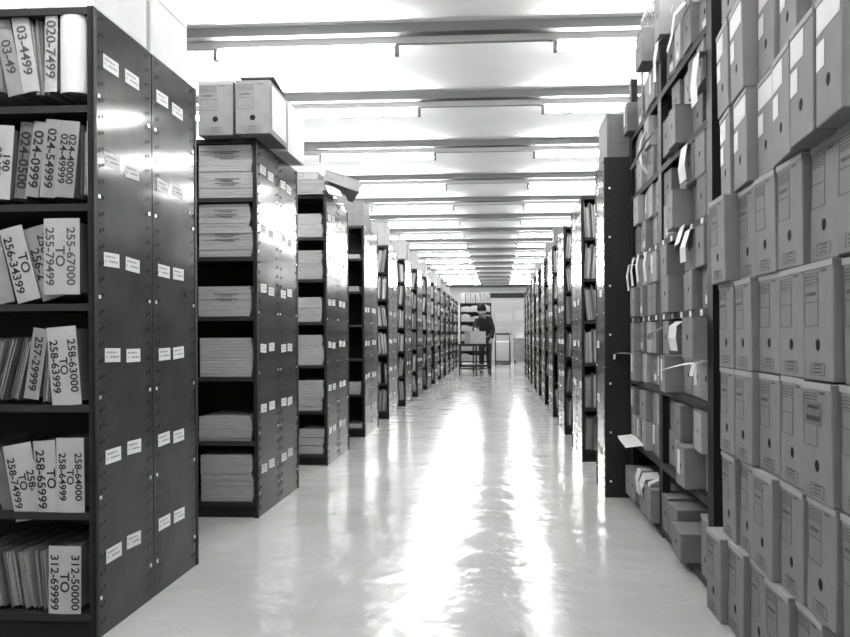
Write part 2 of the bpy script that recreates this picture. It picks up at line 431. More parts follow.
BM = {k: box_body(BW, BD, BH - .004, HX, HZ, HR, k) for k in ('card', 'card_lt', 'card_dk')}
HM = hole_mesh(BD, HX, HZ, HR)
b = MB(); b.bb(-BW / 2 - .001, BW / 2 + .001, -BD / 2 - .001, BD / 2, BH - .004, BH - .0005); b.bb(-BW / 2 - .001, BW / 2 + .001, -BD / 2 - .0022, -BD / 2, BH - .016, BH - .0005)
LIT_EDGE = b.data('edge_flap', ['card_lt'])  # pale slab on top: light along the top edges put into its colour
def frame(b, x0, x1, z0, z1, y, t, m=0):
    b.bb(x0, x1, y, y + .0006, z1 - t, z1, m); b.bb(x0, x1, y, y + .0006, z0, z0 + t, m)
    b.bb(x0, x0 + t, y, y + .0006, z0 + t, z1 - t, m); b.bb(x1 - t, x1, y, y + .0006, z0 + t, z1 - t, m)
def dashes(b, x0, x1, z, y, hgt, m=0):
    x = x0
    while x < x1 - .004:
        wd = random.uniform(.005, .016); b.bb(x, min(x + wd, x1), y, y + .0005, z - hgt / 2, z + hgt / 2, m); x += wd + .003
YF_ = -BD / 2 - .0012
PRINT = []
for _ in range(3):
    b = MB(); x0, x1 = -BW / 2 + .010, -BW / 2 + .52 * BW; zt, zb = BH - .026, BH * .46; zm = BH * .665
    frame(b, x0, x1, zb, zt, YF_, .0018, 0); b.bb(x0, x1, YF_, YF_ + .0006, zm - .001, zm + .001, 0)
    for k in range(3): dashes(b, x0 + .004, x1 - .004, zt - .008 - k * .008, YF_, .0028, 1)
    b.bb(x0, x1, YF_, YF_ + .0006, zt - .031, zt - .0295, 0)
    dashes(b, x1 + .02, x1 + .052, zt + .002, YF_, .005, 1)
    if _ > 0: dashes(b, x0 + .012, x1 - .016, zm + .02, YF_, .009, 1)
    PRINT.append(b.data('printed_form', ['ink_soft', 'ink_soft']))
b = MB(); frame(b, -.045, .042, BH * .045, BH * .15, YF_, .0014, 0)
for k in range(3): dashes(b, -.026, .022, BH * .072 + k * .009, YF_, .0035, 0)
STAMP = b.data('printed_stamp', ['ink_soft'])
b = MB(); b.bb(-BW / 2 + .006, BW / 2 - .075, YF_, YF_ + .0008, BH - .090, BH - .022); WL1 = b.data('paper_label', ['paper'])
b = MB(); b.bb(-BW / 2 + .006, BW / 2 - .012, YF_, YF_ + .0008, BH - .085, BH - .018); WL1b = b.data('paper_label', ['paper'])
b = MB(); b.bb(-BW / 2 + .006, -BW / 2 + .066, YF_, YF_ + .0008, BH - .165, BH - .104); WL2 = b.data('paper_label', ['paper'])
def archive_box(label, loc, rot=(0, 0, 0), kind='print', tone='card', group=None, scale=None, lid=True):
    t = thing('archive_box', label, 'box', loc, rot, group)
    put('body', BM[tone], t); put('finger_hole', HM, t)
    if lid: put('edge_flap', LIT_EDGE, t)
    if kind == 'print':
        put('printed_form', random.choice(PRINT), t); put('printed_stamp', STAMP, t)
    elif kind == 'label':
        put('paper_label', random.choice((WL1, WL1, WL1b)), t); put('paper_label', WL2, t)
    if scale: t.scale = scale
    return t

# the stacked wall of boxes in front of the shelving
YE = 2.985
rowlab = ['bottom', 'second', 'third', 'fourth', 'fifth', 'sixth', 'seventh', 'eighth']
offs = [[.0, .0, .0, .0, .0, .0, .0], ] 
PULL = {(4, 0): .03, (0, 0): .03, (5, 3): .02, (5, 4): .045, (5, 5): .06, (6, 1): .02, (5, 1): .01, (1, 2): .012}
for r_ in range(8):
    n = {0: 5, 1: 6, 2: 6, 3: 6, 4: 6, 5: 6, 6: 6, 7: 6}[r_]
    pitch = .203; y = YE - BW / 2 + random.uniform(-.02, .0)
    if r_ == 0: y = YE - .02
    for c in range(n):
        pull = PULL.get((r_, c), random.uniform(-.012, .012))
        yaw = random.uniform(-1.2, 1.2) + {5: -5, 6: -5, 7: -3, 1: -2.5, 2: -1.5, 4: -1}.get(r_, -.8)
        kind = 'label' if r_ in (5, 6) else 'print'
        t = archive_box(f'large archive box in the stacked wall, {rowlab[r_]} row from floor, {ORD[c+1]} from shelf upright',
                        (.785 - pull + BD / 2, y, .0005 + r_ * .2945), (R(random.uniform(-.8, .8)), R(random.uniform(-.6, .6)), R(-90 + yaw)), kind,
                        'card' if r_ != 2 else 'card', 'archive boxes stacked beside the aisle')
        if (r_, c) == (2, 4):
            b = MB(); b.bb(-.07, .034, YF_ - .0006, YF_, BH - .105, BH - .047, 0)
            dashes(b, -.05, .02, BH - .060, YF_ - .0011, .008, 1); dashes(b, -.06, .028, BH - .088, YF_ - .0011, .012, 1)
            o = put('dark_sticker', b.data('dark_sticker', ['stamp', 'ink']), t); o['label'] = 'dark rubber-stamped sticker'
        y -= pitch + random.uniform(0, .006) + (.004 if r_ in (5, 6) else 0)

# ------------------------------------------------------------------ open box shelving on the right
SX, SY0, SY1, SY2, SD = .80, 3.17, 4.13, 5.03, .42
SZ = [.045, .365, .735, 1.10, 1.46, 1.825, 2.19]
t = thing('open_shelving', 'tall open steel shelving crammed with small boxes, right of the aisle', 'shelving', (SX, SY0, 0))
b = MB(); b.bb(0, .04, -.028, .028, 0, 2.54); b.bb(0, .006, -.04, .04, 0, 2.54); up_me = b.data('upright', ['post'])
for y in (0, SY1 - SY0, SY2 - SY0):
    put('upright', up_me, t, (0, y, 0)); put('upright', up_me, t, (SD - .04, y, 0))
for i, z in enumerate(SZ):
    for a, c in ((.03, SY1 - SY0 - .03), (SY1 - SY0 + .03, SY2 - SY0 - .03)):
        b = MB(); b.bb(.004, SD, a, c, z - .008, z); b.bb(.0, .006, a, c, z - .03, z + .002, 1)
        sh_ = put('shelf', b.data('shelf', ['shelf', 'shelf_lt']), t)
        if i in (3, 4):
            for q in range(5):
                b = MB(); b.bb(-.0012, 0, -.02, .02, -.026, -.002)
                put('shelf_tag', b.data('shelf_tag', ['sticker']), sh_, (0, a + .09 + q * (c - a - .15) / 4 + random.uniform(-.02, .02), z))
b = MB(); b.bb(SD - .004, SD, 0, SY2 - SY0, .02, 2.4); put('back_panel', b.data('back_panel', ['inside']), t)
# wire mesh guard on top
b = MB(); y0_, y1_, z0_, z1_ = 2.2, 4.95, 2.56, 2.87
b.tube([(.86, y0_, z1_), (.86, y1_, z1_)], .007, 6); b.tube([(.86, y0_, z0_), (.86, y1_, z0_)], .007, 6)
b.tube([(.86, y1_, 2.19), (.86, y1_, z1_)], .007, 6); b.tube([(.86, y0_, z0_), (.86, y0_, z1_)], .007, 6)
k = y0_ - .3
while k < y1_:
    for sg in (1, -1):
        ya, yb = (k, k + .31) if sg > 0 else (k + .31, k)
        za, zb = z0_, z1_
        # clip to the frame
        pa, pb = Vector((.86, ya, za)), Vector((.86, yb, zb))
        d = pb - pa
        t0 = 0; t1 = 1
        if d.y > 0: t0 = max(t0, (y0_ - pa.y) / d.y); t1 = min(t1, (y1_ - pa.y) / d.y)
        else: t0 = max(t0, (y1_ - pa.y) / d.y); t1 = min(t1, (y0_ - pa.y) / d.y)
        if t1 > t0: b.tube([pa + d * t0, pa + d * t1], .0028, 4, caps=False)
    k += .055
put('mesh_guard', b.data('mesh_guard', ['mesh']), t, (-SX, -SY0, 0))

SW, SH, SDP = .165, .168, .33
SB = {k: box_body(SW, SDP, SH - .003, 0, SH * .52, .013, k) for k in ('card', 'card_lt', 'card_dk')}
SHM = hole_mesh(SDP, 0, SH * .52, .013)
b = MB(); b.bb(-.055, -.005, -SDP / 2 - .001, -SDP / 2, .05, .15); SLAB = b.data('paper_label', ['paper'])
b = MB(); b.bb(-.03, .03, -SDP / 2 - .001, -SDP / 2, .02, .055); SLAB2 = b.data('paper_label', ['paper'])
b = MB(); b.bb(-SW / 2 - .001, SW / 2 + .001, -SDP / 2 - .001, SDP / 2, SH - .003, SH - .0005); SLID = b.data('edge_flap', ['card'])
def small_box(label, loc, yaw=0, tilt=0, lab=None, tone='card', scale=None):
    t = thing('document_box', label, 'box', loc, (R(tilt), 0, R(-90 + yaw)), 'small boxes on the open shelving', )
    put('body', SB[tone], t); put('finger_hole', SHM, t); put('edge_flap', SLID, t)
    if lab: put('paper_label', SLAB if lab == 1 else SLAB2, t)
    if scale: t.scale = scale
    return t
# pulls: (bay, level, layer, index) -> how far the box is pulled out
SP = {(0, 3, 0, 3): .05, (1, 3, 0, 3): .05, (0, 4, 0, 2): .06, (0, 3, 1, 1): .02, (0, 2, 1, 0): .07, (0, 2, 0, 3): .06, (1, 2, 0, 3): .05, (1, 2, 1, 3): .05,
      (0, 1, 1, 2): .03, (0, 1, 0, 1): .06, (1, 6, 0, 4): .06, (0, 5, 0, 2): .05, (0, 5, 0, 3): .04}
MISS = {(0, 3, 1, 2), (0, 3, 1, 3), (0, 5, 1, 4), (0, 1, 1, 3), (1, 5, 1, 0), (0, 4, 1, 3), (1, 1, 1, 3), (0, 2, 1, 3), (0, 5, 0, 0)}
for bay, (ya, yb) in enumerate(((SY0, SY1), (SY1, SY2))):
    bn = ('near', 'far')[bay]
    for lv in range(1, 7):
        for ly in range(2):
            n = 5
            step = (yb - ya - .075) / n
            for c in range(n):
                key = (bay, lv, ly, c)
                if key in MISS or (lv == 6 and ly == 1 and random.random() < .45): continue
                if lv == 6 and ly == 1 and (bay == 1 or c > 2): continue
                pull = SP.get(key, random.uniform(-.022, .03))
                sy = random.uniform(.84, .97) * min(1, step / SW * .985)
                small_box(f'small box, {("lower","upper")[ly]} layer, {ORD[lv+1]} shelf up, {bn} bay, {ORD[c+1]} from its near upright',
                          (SX + .012 - pull + SDP / 2, ya + .045 + step * (c + .5), SZ[lv] + .001 + ly * (SH - .001)), random.uniform(-4, 3),
                          0, random.choice((None, None, None, 1, 2)), random.choice(('card', 'card', 'card_lt', 'card_dk')), (sy, 1, random.uniform(.93, .99) if ly else .997))
# bottom shelf of the near bay: boxes lying flat, pulled forward; far bay: boxes with papers on top
small_box('closed box lying on the bottom shelf beside the middle upright', (.80 + .16, 4.015, .047), 1, tone='card_dk', scale=(.85, 1, 1.05))
small_box('closed box on the bottom shelf, second from the middle upright', (.80 + .155, 3.81, .047), 0, tone='card_dk', scale=(1.15, 1, 1.0))
small_box('dark box pulled out over the aisle from the bottom shelf', (.755 + .165, 3.575, .047), -3, tone='card_dk', scale=(1.45, 1.0, .72))
archive_box('slim box standing on the bottom shelf beside the near upright', (.80 + .165, 3.26, .047), (0, 0, R(-90)), None, 'card', scale=(.62, .9, .82))
for c in range(5):
    small_box(f'small box on the bottom shelf of the far bay, {ORD[c+1]} from middle upright', (.80 + .15 - random.uniform(-.01, .03), SY1 + .045 + .167 * (c + .5), .047), random.uniform(-3, 3), tone='card', scale=(.98, 1, 1.0))
# the two big boxes hanging out over the aisle at the top
small_box('dark box jutting out over the aisle at the very top, middle upright', (.715 + SDP / 2, 4.22, 2.36), 0, tone='card_dk', scale=(1.1, 1, 1.0))
small_box('pale box jutting out at the very top, nearer the stacked wall', (.735 + SDP / 2, 3.84, 2.36), -3, tone='card', scale=(1.0, 1, 1.25))
# loose papers
def sheet(label, pts, wv, m='paper', group='loose papers on the open shelving'):
    c = Vector(pts[0]); b = MB(); b.ribbon([Vector(p) - c for p in pts], wv, .0014)
    tag(put('paper_sheet', b.data('paper_sheet', [m]), None, c), label, 'paper', group)
sheet('white sheet hanging down over box fronts, fourth shelf up, near bay', [(.90, 3.56, 1.06), (.77, 3.56, 1.055), (.742, 3.56, 1.035), (.74, 3.57, .985), (.75, 3.58, .93)], (0, .075, 0))
sheet('narrow white strip slanting beside the hanging sheet, near bay', [(.78, 3.94, 1.035), (.74, 4.06, 1.005), (.74, 4.14, .975)], (.012, .004, 0))
sheet('white papers sticking out sideways, third shelf up, near bay', [(.80, 3.20, .895), (.74, 3.28, .885), (.70, 3.38, .868), (.68, 3.49, .850)], (.02, .01, .006))
sheet('white corner of paper folding down below the sideways papers', [(.79, 3.22, .90), (.745, 3.20, .885), (.735, 3.20, .84)], (0, .03, 0))
sheet('white paper poking out beside the closed grey rack', [(.80, 5.0, .885), (.72, 5.0, .89), (.70, 5.05, .88), (.70, 5.06, .85)], (.0, .05, -.004))
sheet('torn sheet drooping over the bottom boxes, far bay', [(.84, 4.62, .25), (.775, 4.62, .25), (.76, 4.62, .2), (.765, 4.6, .12)], (0, .055, 0))
sheet('long sheet hanging to the base beside the middle upright', [(.82, 4.30, .25), (.772, 4.30, .23), (.765, 4.29, .15), (.77, 4.3, .07)], (0, .03, .0))
sheet('sheet crumpled over the bottom boxes, middle of the far bay', [(.85, 4.45, .245), (.77, 4.45, .24), (.75, 4.43, .19), (.76, 4.47, .13)], (0, .045, .01))
sheet('broad sheet lying on boxes under the second shelf, far bay', [(.76, 5.0, .395), (.74, 4.8, .40), (.74, 4.55, .385)], (.05, 0, .006))
sheet('white sheet spilling from the top shelf, near bay', [(.84, 3.32, 2.55), (.76, 3.36, 2.50), (.735, 3.45, 2.42), (.73, 3.5, 2.36)], (.012, .05, .03))
sheet('curled white sheet under the jutting box at the top', [(.80, 3.88, 2.40), (.74, 3.86, 2.36), (.73, 3.88, 2.28), (.745, 3.95, 2.20)], (.0, .035, .01))
sheet('thin white sheet curling from the top shelf edge', [(.80, 3.56, 2.42), (.75, 3.54, 2.36), (.745, 3.57, 2.28), (.74, 3.64, 2.235)], (.0, .016, .01))
sheet('long white strips poking out, fifth shelf up, middle upright', [(.76, 4.02, 1.99), (.73, 4.14, 1.955), (.715, 4.30, 1.91), (.71, 4.42, 1.885)], (.01, .004, .006))
sheet('rolled white paper standing out, fifth shelf up, far bay', [(.83, 4.55, 1.86), (.775, 4.52, 1.93), (.765, 4.50, 2.02), (.78, 4.46, 2.08)], (.0, .03, .0))
sheet('white sheet over a box, sixth shelf up, near bay', [(.84, 3.26, 2.10), (.775, 3.26, 2.09), (.765, 3.27, 1.98), (.77, 3.27, 1.90)], (0, .05, 0))
sheet('white sheet over box fronts, fifth shelf up, near bay', [(.85, 3.50, 1.80), (.78, 3.50, 1.79), (.765, 3.49, 1.70), (.77, 3.48, 1.64)], (0, .06, 0))
for j, (y, z) in enumerate(((4.95, 1.28), (4.80, 1.30), (4.62, 1.31), (4.38, 1.30))):
    sheet(f'white tag hanging over boxes, fourth shelf up, far bay, {ORD[j+1]} from the closed rack',
          [(.84, y, z + .14), (.775, y, z + .135), (.762, y - .01, z + .07), (.768, y - .03, z - .02)], (0, .032, .0))
sheet('white papers in a torn pile, fourth shelf up, near bay', [(.86, 3.42, 1.44), (.78, 3.44, 1.43), (.76, 3.45, 1.36), (.765, 3.46, 1.30)], (0, .05, .0))
sheet('light sheet lying across boxes, fourth shelf up, near bay', [(.80, 3.72, 1.40), (.77, 3.6, 1.42), (.77, 3.5, 1.425)], (.012, 0, .04))

# ------------------------------------------------------------------ paper bundles in racks two to four
def bundle(label, x, y, z, w, h, n, scrib=True, tone='bundle', d=.36):
    """a thick stack of folded print-out: layers slightly out of line, rounded right-hand edge"""
    t = thing('paper_bundle', label, 'papers', (x, y, z), group='paper bundles on the left racks')
    b = MB(); hh = h / n; sag = random.uniform(.0, .006)
    for k in range(n):
        dx = -.012 * ((2 * (k + .5) / n - 1) ** 2) + random.uniform(-.002, .002); dy = random.uniform(0, .006)
        b.bb(-w / 2, w / 2 + dx, dy, d, k * hh + (.0006 if k else 0), (k + 1) * hh - .0006)
    put('stacked_pages', b.data('stacked_pages', [tone]), t)
    if scrib:
        b = MB()
        for q in range(2):
            dashes(b, -w * .2, w * .25, h * .8 - q * .025 - .01, -.0016, .005)
            dashes(b, -w * .1, w * .15, h * .8 - q * .025 - .02, -.0016, .005)
        put('handwriting', b.data('handwriting', ['ink_soft']), t)
def Sz(i): return S[i] + .013
Y2 = LY[1] + .012
for k, (z0, h_, w_, n, x) in enumerate(((S[5] + .013, .145, .31, 8, -1.505), (S[5] + .160, .147, .305, 9, -1.507), (S[4] + .013, .165, .305, 9, -1.507), (S[4] + .180, .125, .29, 7, -1.515),
                                    (S[3] + .013, .165, .30, 9, -1.515), (S[2] + .013, .215, .30, 12, -1.508), (S[1] + .013, .135, .30, 8, -1.515),
                                    (S[0] + .013, .15, .30, 10, -1.505), (S[0] + .165, .105, .295, 7, -1.510))):
    sh = {5: 'top', 4: 'second', 3: 'third', 2: 'fourth', 1: 'fifth', 0: 'lowest'}[max(i for i in range(6) if z0 > S[i])]
    pos = {0: 'lower', 1: 'upper', 2: 'lower', 3: 'upper', 7: 'lower', 8: 'upper'}.get(k)
    bundle((f'{pos} print-out bundle' if pos else 'single print-out bundle') + f' on the {sh} shelf of the second rack', x, Y2, z0, w_, h_, n, k < 5)
for k, (i, dz, h_, w_, n) in enumerate(((5, .0, .10, .2, 5), (5, .102, .08, .2, 5), (4, 0, .12, .2, 4), (4, .122, .1, .19, 4), (3, 0, .19, .22, 9), (2, 0, .15, .22, 6), (2, .152, .08, .21, 5), (1, 0, .09, .22, 5), (1, .092, .10, .23, 5), (1, .194, .04, .2, 2), (0, .0, .06, .21, 3), (0, .065, .06, .22, 3), (0, .13, .06, .2, 3))):
    bundle(f'print-out bundle in the third rack, {ORD[6-i]} shelf from the top, level {ORD[int(dz / .06) + 1]} of its pile'.replace('level ', ''), -1.347 - w_ / 2 - random.uniform(.0, .03), LY[2] + .014, S[i] + .013 + dz, w_, h_, n, False)
for k, (i, h_, w_, n) in enumerate(((5, .04, .14, 2), (4, .05, .12, 3), (1, .12, .15, 6), (0, .04, .16, 3))):
    bundle(f'low paper pile in the fourth rack, {ORD[6-i]} shelf from the top', -1.44, LY[3] + .014, S[i] + .013, w_, h_, n, False, 'bundle')

# ------------------------------------------------------------------ boxes on top of the racks
TB = 'archive boxes on top of the left racks'
ZT = H + .001
def long_box(label, x, y, z, w, d, h, yaw=0, tone='card_lt', group=TB, side_paper=False):
    t = thing('storage_carton', label, 'box', (x, y, z), (0, 0, R(yaw)), group)
    b = MB(); b.bb(-w / 2, w / 2, -d / 2, d / 2, 0, h - .003); put('body', b.data('body', [tone], .003), t)
    b = MB(); b.bb(-w / 2 - .002, w / 2 + .002, -d / 2 - .002, d / 2 + .002, h - .003, h); b.bb(w / 2, w / 2 + .002, -d / 2, d / 2, h - .035, h); put('lid', b.data('lid', [tone]), t)
    b = MB(); frame(b, -w * .42, w * .0, h * .35, h * .9, -d / 2 - .0012, .002); put('printed_form', b.data('printed_form', ['ink_soft']), t)
    if side_paper:
        b = MB(); b.bb(w / 2 + .001, w / 2 + .002, -d * .44, d * .40, h * .08, h * .86); put('paper_label', b.data('paper_label', ['paper']), t)
    return t
long_box('pale carton on the front rack, cut by the top of the frame', XP - .11, 2.84, ZT, .22, .40, .27, 0, 'card_wh')
long_box('pale carton on the front rack beside the first light beam', XP - .115, 3.27, ZT, .22, .37, .27, 0, 'card_wh')
archive_box('archive box on the second rack, left one facing the camera', (-1.528, 4.36 + BD / 2, ZT), (0, 0, 0), 'print', 'card', TB)
t = archive_box('archive box on the second rack with lid ajar, overhanging the end panel', (-1.320, 4.34 + BD / 2, ZT), (0, 0, R(1.0)), 'print', 'card', TB, lid=False)
b = MB(); b.box((0, .05, BH + .018), (BW * .98, .30, .003), 0, Matrix.Rotation(R(-7), 3, 'X')); put('open_flap', b.data('open_flap', ['card_dk']), t)
b = MB(); b.bb(BW / 2, BW / 2 + .0012, -.15, .16, .03, .27); put('paper_label', b.data('paper_label', ['paper']), t)
long_box('pale carton behind the open-lidded box on the second rack', -1.35, 4.98, ZT, .22, .40, .30, 0, 'card_wh')
# third rack: binder pile, flat box and loose papers
t = thing('paper_pile', 'low pile of papers on the third rack under the tilted flat box', 'papers', (-1.47, 6.22, ZT))
b = MB()
for k in range(7): b.box((random.uniform(-.008, .008), .18, .008 + k * .016), (.27, .34, .013), 0, Matrix.Rotation(R(random.uniform(-3, 3)), 3, 'Z'))
put('sheets', b.data('sheets', ['manila']), t)
long_box('white flat carton on the paper pile, third rack', -1.50, 6.42, ZT + .118, .22, .34, .06, 0, 'card_lt')
t = long_box('grey flat box tipped over the aisle edge of the third rack', -1.30, 6.60, ZT + .085, .30, .50, .085, 14, 'card_lt')
t.rotation_euler = (0, R(18), R(16))
for j, (x, y, z, wv) in enumerate(((-1.33, 6.28, 2.14, (.05, .03, -.01)), (-1.30, 6.45, 2.11, (.04, -.02, .0)))):
    b = MB(); b.ribbon([(-.06, 0, .012), (0, .0, .03), (.05, .01, .0), (.07, .01, -.05)], wv); tag(put('paper_sheet', b.data('paper_sheet', ['paper']), None, (x, y, z)), f'crumpled white sheet on the edge of the third rack, {("nearer","farther")[j]} one', 'paper', 'papers on the third rack')
# fourth rack: two flat cartons
long_box('lower flat carton on the fourth rack', -1.435, LY[3] + .30, ZT, .19, .55, .125, 0, 'card')
long_box('upper flat carton on the fourth rack', -1.445, LY[3] + .28, ZT + .126, .19, .5, .125, 2, 'card')
for i in range(4, 12):
    for j in range(random.choice((1, 2, 2))):
        if i > 8 and j: continue
        hgt = random.uniform(.2, .3)
        long_box(f'pale carton on the {ORD[i+1]} rack on the left, {("nearer","farther")[j]} one', XP - .10 - random.uniform(0, .03), LY[i] + .2 + .42 * j, ZT, .19, .37, hgt, random.uniform(-5, 5), 'card_lt')
TBR = 'archive boxes on top of the right racks'
long_box('tall carton on the closed grey rack beside the open shelving', XQ + .14, 5.1 + .22, ZT, .24, .42, .27, 0, 'card', TBR)
for i in (2, 3, 5, 6):
    long_box(f'carton on the {ORD[i+1]} rack past the closed grey one', XQ + .13, RY[i] + .30, ZT, .2, .36, .24, random.uniform(-3, 3), 'card', TBR)

# ------------------------------------------------------------------ case files standing in the farther racks
FILEV = []
for k in range(10):
    w_ = random.uniform(.03, .065); h_ = random.uniform(.255, .295)
    b = MB(); d = .34
    b.bb(-w_ / 2, -w_ / 2 + .003, 0, d, 0, h_, 0); b.bb(w_ / 2 - .003, w_ / 2, 0, d, 0, h_ * random.uniform(.9, 1), 0)
    x = -w_ / 2 + .004
    while x < w_ / 2 - .006:
        tk = random.uniform(.005, .014); b.bb(x, min(x + tk, w_ / 2 - .004), random.uniform(.003, .03), d - .02, .003, h_ * random.uniform(.82, .99), random.choice((1, 1, 2))); x += tk + .001
    FILEV.append((w_, b.data('case_file', [random.choice(('manila', 'manila', 'card')), 'paper', 'pages'])))
rest = MB()
def files(side, i, y, x, sgn, n, lab):
    for s in range(6):
        if (side == 'right' and i == 6 and s < 3): continue
        xx = .016; base = random.choice((-1, 1, 1)) * random.choice((1.5, 3, 4, 7))
        for c in range(n):
            w_, me = random.choice(FILEV); tl = base + random.uniform(-1.5, 1.5)
            if s == 5 and i == 4 and side == 'left': tl = 9 + c
            lean = .27 * math.sin(R(max(0, tl * sgn)))
            xx += w_ / 2 + (lean if c == 0 else .004)
            if random.random() < .08: xx += .04
            loc = (x - sgn * xx, y + .014 + random.uniform(0, .02), S[s] + .012 + w_ / 2 * math.sin(R(abs(tl))))
            if lab:
                tag(put('case_file', me, None, loc, (0, R(tl), 0)), f'case file {ORD[c+1]} from the aisle, {ORD[s+1]} shelf up, {ORD[lab]} rack on the {side}', 'file', f'case files in the {side} racks')
            else:
                rest.box((loc[0], loc[1] + .17, loc[2] + .12), (w_, .34, .24), random.randint(0, 2), Matrix.Rotation(R(tl), 3, 'Y'))
            xx += w_ / 2 + .004
for i in range(4, 14): files('left', i, LY[i], XP, 1, 4, i + 1 if i < 10 else 0)
for i in range(9): files('right', i, RY[i], XQ, -1, 4, i + 2 if i < 6 else 0)
o = put('case_files', rest.data('case_files', ['manila', 'manila_dk', 'paper'])); o['kind'] = 'stuff'
tag(o, 'rows of case files in the farthest racks on both sides', 'files')

# ------------------------------------------------------------------ far end: shelf unit, trolleys, cupboard, door
t = thing('shelf_unit', 'dark steel shelf unit across the far end, behind the person', 'shelving', (-.79, 27.7, 0))
b = MB(); b.bb(-.018, .018, -.018, .018, 0, 2.1); up = b.data('upright', ['post'])
for x in (-.51, .51):
    for y in (.02, .36): put('upright', up, t, (x, y, 0))
b = MB(); b.bb(-.5, .5, 0, .38, -.012, .012); b.bb(-.5, .5, -.006, .0, -.03, .012); shm = b.data('shelf', ['post'])
SB_ = [.12, .47, .80, 1.13, 1.46, 1.79, 2.08]
for z in SB_: put('shelf', shm, t, (0, 0, z))
b = MB(); b.bb(-.5, .5, .37, .385, .1, 2.08); put('back_panel', b.data('back_panel', ['inside']), t)
for k in range(6):
    archive_box(f'archive box on the far shelf unit, {ORD[k+1]} from its left end', (-.79 - .425 + k * .168, 27.72 + BD / 2, 2.094), (0, 0, R(random.uniform(-2, 2))), None, 'card', 'boxes on the far shelf unit', (.8, 1, 1.15), lid=False)
for s, z in enumerate(SB_[:-1]):
    for k in range(3):
        tt = thing('document_sack', f'pale slumped bundle of papers, {ORD[s+1]} shelf of the far unit, {("left","middle","right")[k]}', 'papers', (-1.13 + k * .34, 27.71, z + .014), group='bundles on the far shelf unit')
        b = MB(); hh = random.uniform(.17, .25); sk = random.uniform(-.05, .05); N = 8
        top = [(-.165 + .33 * i / N, hh * (.82 + .18 * math.sin(math.pi * min(1, max(0, (i / N - sk)))) + sk * 4 * (i / N - .5))) for i in range(N + 1)]
        for i in range(N):
            (xa, za), (xb, zb) = top[i], top[i + 1]
            b.poly([(xa, 0, 0), (xb, 0, 0), (xb, 0, zb), (xa, 0, za)]); b.poly([(xa, 0, za), (xb, 0, zb), (xb, .32, zb), (xa, .32, za)])
            b.poly([(xa, .32, za), (xb, .32, zb), (xb, .32, 0), (xa, .32, 0)])
        b.poly([(-.165, 0, 0), (-.165, .32, 0), (-.165, .32, top[0][1]), (-.165, 0, top[0][1])]); b.poly([(.165, 0, 0), (.165, 0, top[-1][1]), (.165, .32, top[-1][1]), (.165, .32, 0)])
        b.poly([(-.165, 0, 0), (.165, 0, 0), (.165, .32, 0), (-.165, .32, 0)])
        put('wrapped_papers', b.data('wrapped_papers', [random.choice(('manila', 'card_lt', 'card_lt'))]), tt)
        b = MB(); b.bb(-.153, .153, -.003, -.0005, hh * .3, hh * .3 + .012); put('tie_tape', b.data('tie_tape', ['card_dk']), tt)

def trolley(label, corners, z_top, z_low, handle=False, top_mat='black'):
    cx = sum(p[0] for p in corners) / 4; cy = sum(p[1] for p in corners) / 4
    t = thing('trolley', label, 'trolley', (cx, cy, 0))
    cs = [(x - cx, y - cy) for x, y in corners]
    for x, y in cs:
        b = MB(); b.box((0, 0, (z_top + .07) / 2), (.042, .042, z_top - .07)); lg = put('leg', b.data('leg', ['black']), t, (x, y, 0))
        b = MB(); b.tube([(-.012, 0, .036), (.012, 0, .036)], .036, 14); b.bb(-.018, .018, -.012, .012, .03, .08); put('caster', b.data('caster', ['rubber']), lg)
    for nm, z, th, m in (('tray', z_top, .03 if handle else .06, top_mat), ('lower_tray', z_low, .05, 'black')):
        b = MB(); f = [(x * 1.02, y * 1.02, z - th) for x, y in cs]; g = [(x * 1.02, y * 1.02, z) for x, y in cs]
        b.poly(f[::-1]); b.poly(g)
        for k in range(4): b.poly([f[k], f[(k + 1) % 4], g[(k + 1) % 4], g[k]])
        put(nm, b.data(nm, [m]), t)
    b = MB()
    for k in range(4):
        a, c = cs[k], cs[(k + 1) % 4]; b.tube([(a[0], a[1], z_low - .10), (c[0], c[1], z_low - .10)], .014, 6)
    put('brace', b.data('brace', ['black']), t)
    if handle:
        b = MB(); a, c = cs[2], cs[3]
        b.tube([(a[0], a[1], z_top), (a[0], a[1], handle)], .013, 8); b.tube([(c[0], c[1], z_top), (c[0], c[1], handle)], .013, 8); b.tube([(a[0], a[1], handle), (c[0], c[1], handle)], .013, 8)
        b.bb(min(a[0], c[0]), max(a[0], c[0]), a[1] - .008, a[1] + .008, handle - .05, handle + .01)
        put('push_handle', b.data('push_handle', ['black']), t)
    return t
trolley('black two-tier trolley carrying a box, in front of the person', [(-.562, 20.05), (-.224, 20.50), (-.660, 20.95), (-.995, 20.50)], .79, .27)
t = thing('carton', 'cardboard box on the trolley, being unpacked by the person', 'box', (-.60, 20.50, .791), (0, 0, R(26)))
b = MB(); W_, D_, Hh = .43, .34, .31
for (x0, x1, y0b, y1b) in ((-W_ / 2, W_ / 2, -D_ / 2, -D_ / 2 + .006), (-W_ / 2, W_ / 2, D_ / 2 - .006, D_ / 2), (-W_ / 2, -W_ / 2 + .006, -D_ / 2 + .006, D_ / 2 - .006), (W_ / 2 - .006, W_ / 2, -D_ / 2 + .006, D_ / 2 - .006)):
    b.bb(x0, x1, y0b, y1b, 0, Hh)
b.bb(-W_ / 2 + .006, W_ / 2 - .006, -D_ / 2 + .006, D_ / 2 - .006, 0, .006)
put('body', b.data('body', ['card_lt']), t)
b = MB(); b.bb(-W_ / 2 + .03, W_ / 2 - .03, -D_ / 2 + .03, D_ / 2 - .03, .007, .17); put('contents', b.data('contents', ['pages']), t)
trolley('empty black trolley with push handle, behind and right of the person', [(-.127, 27.1), (.351, 27.1), (.351, 27.65), (-.127, 27.65)], .80, .14, 1.06, 'bright')

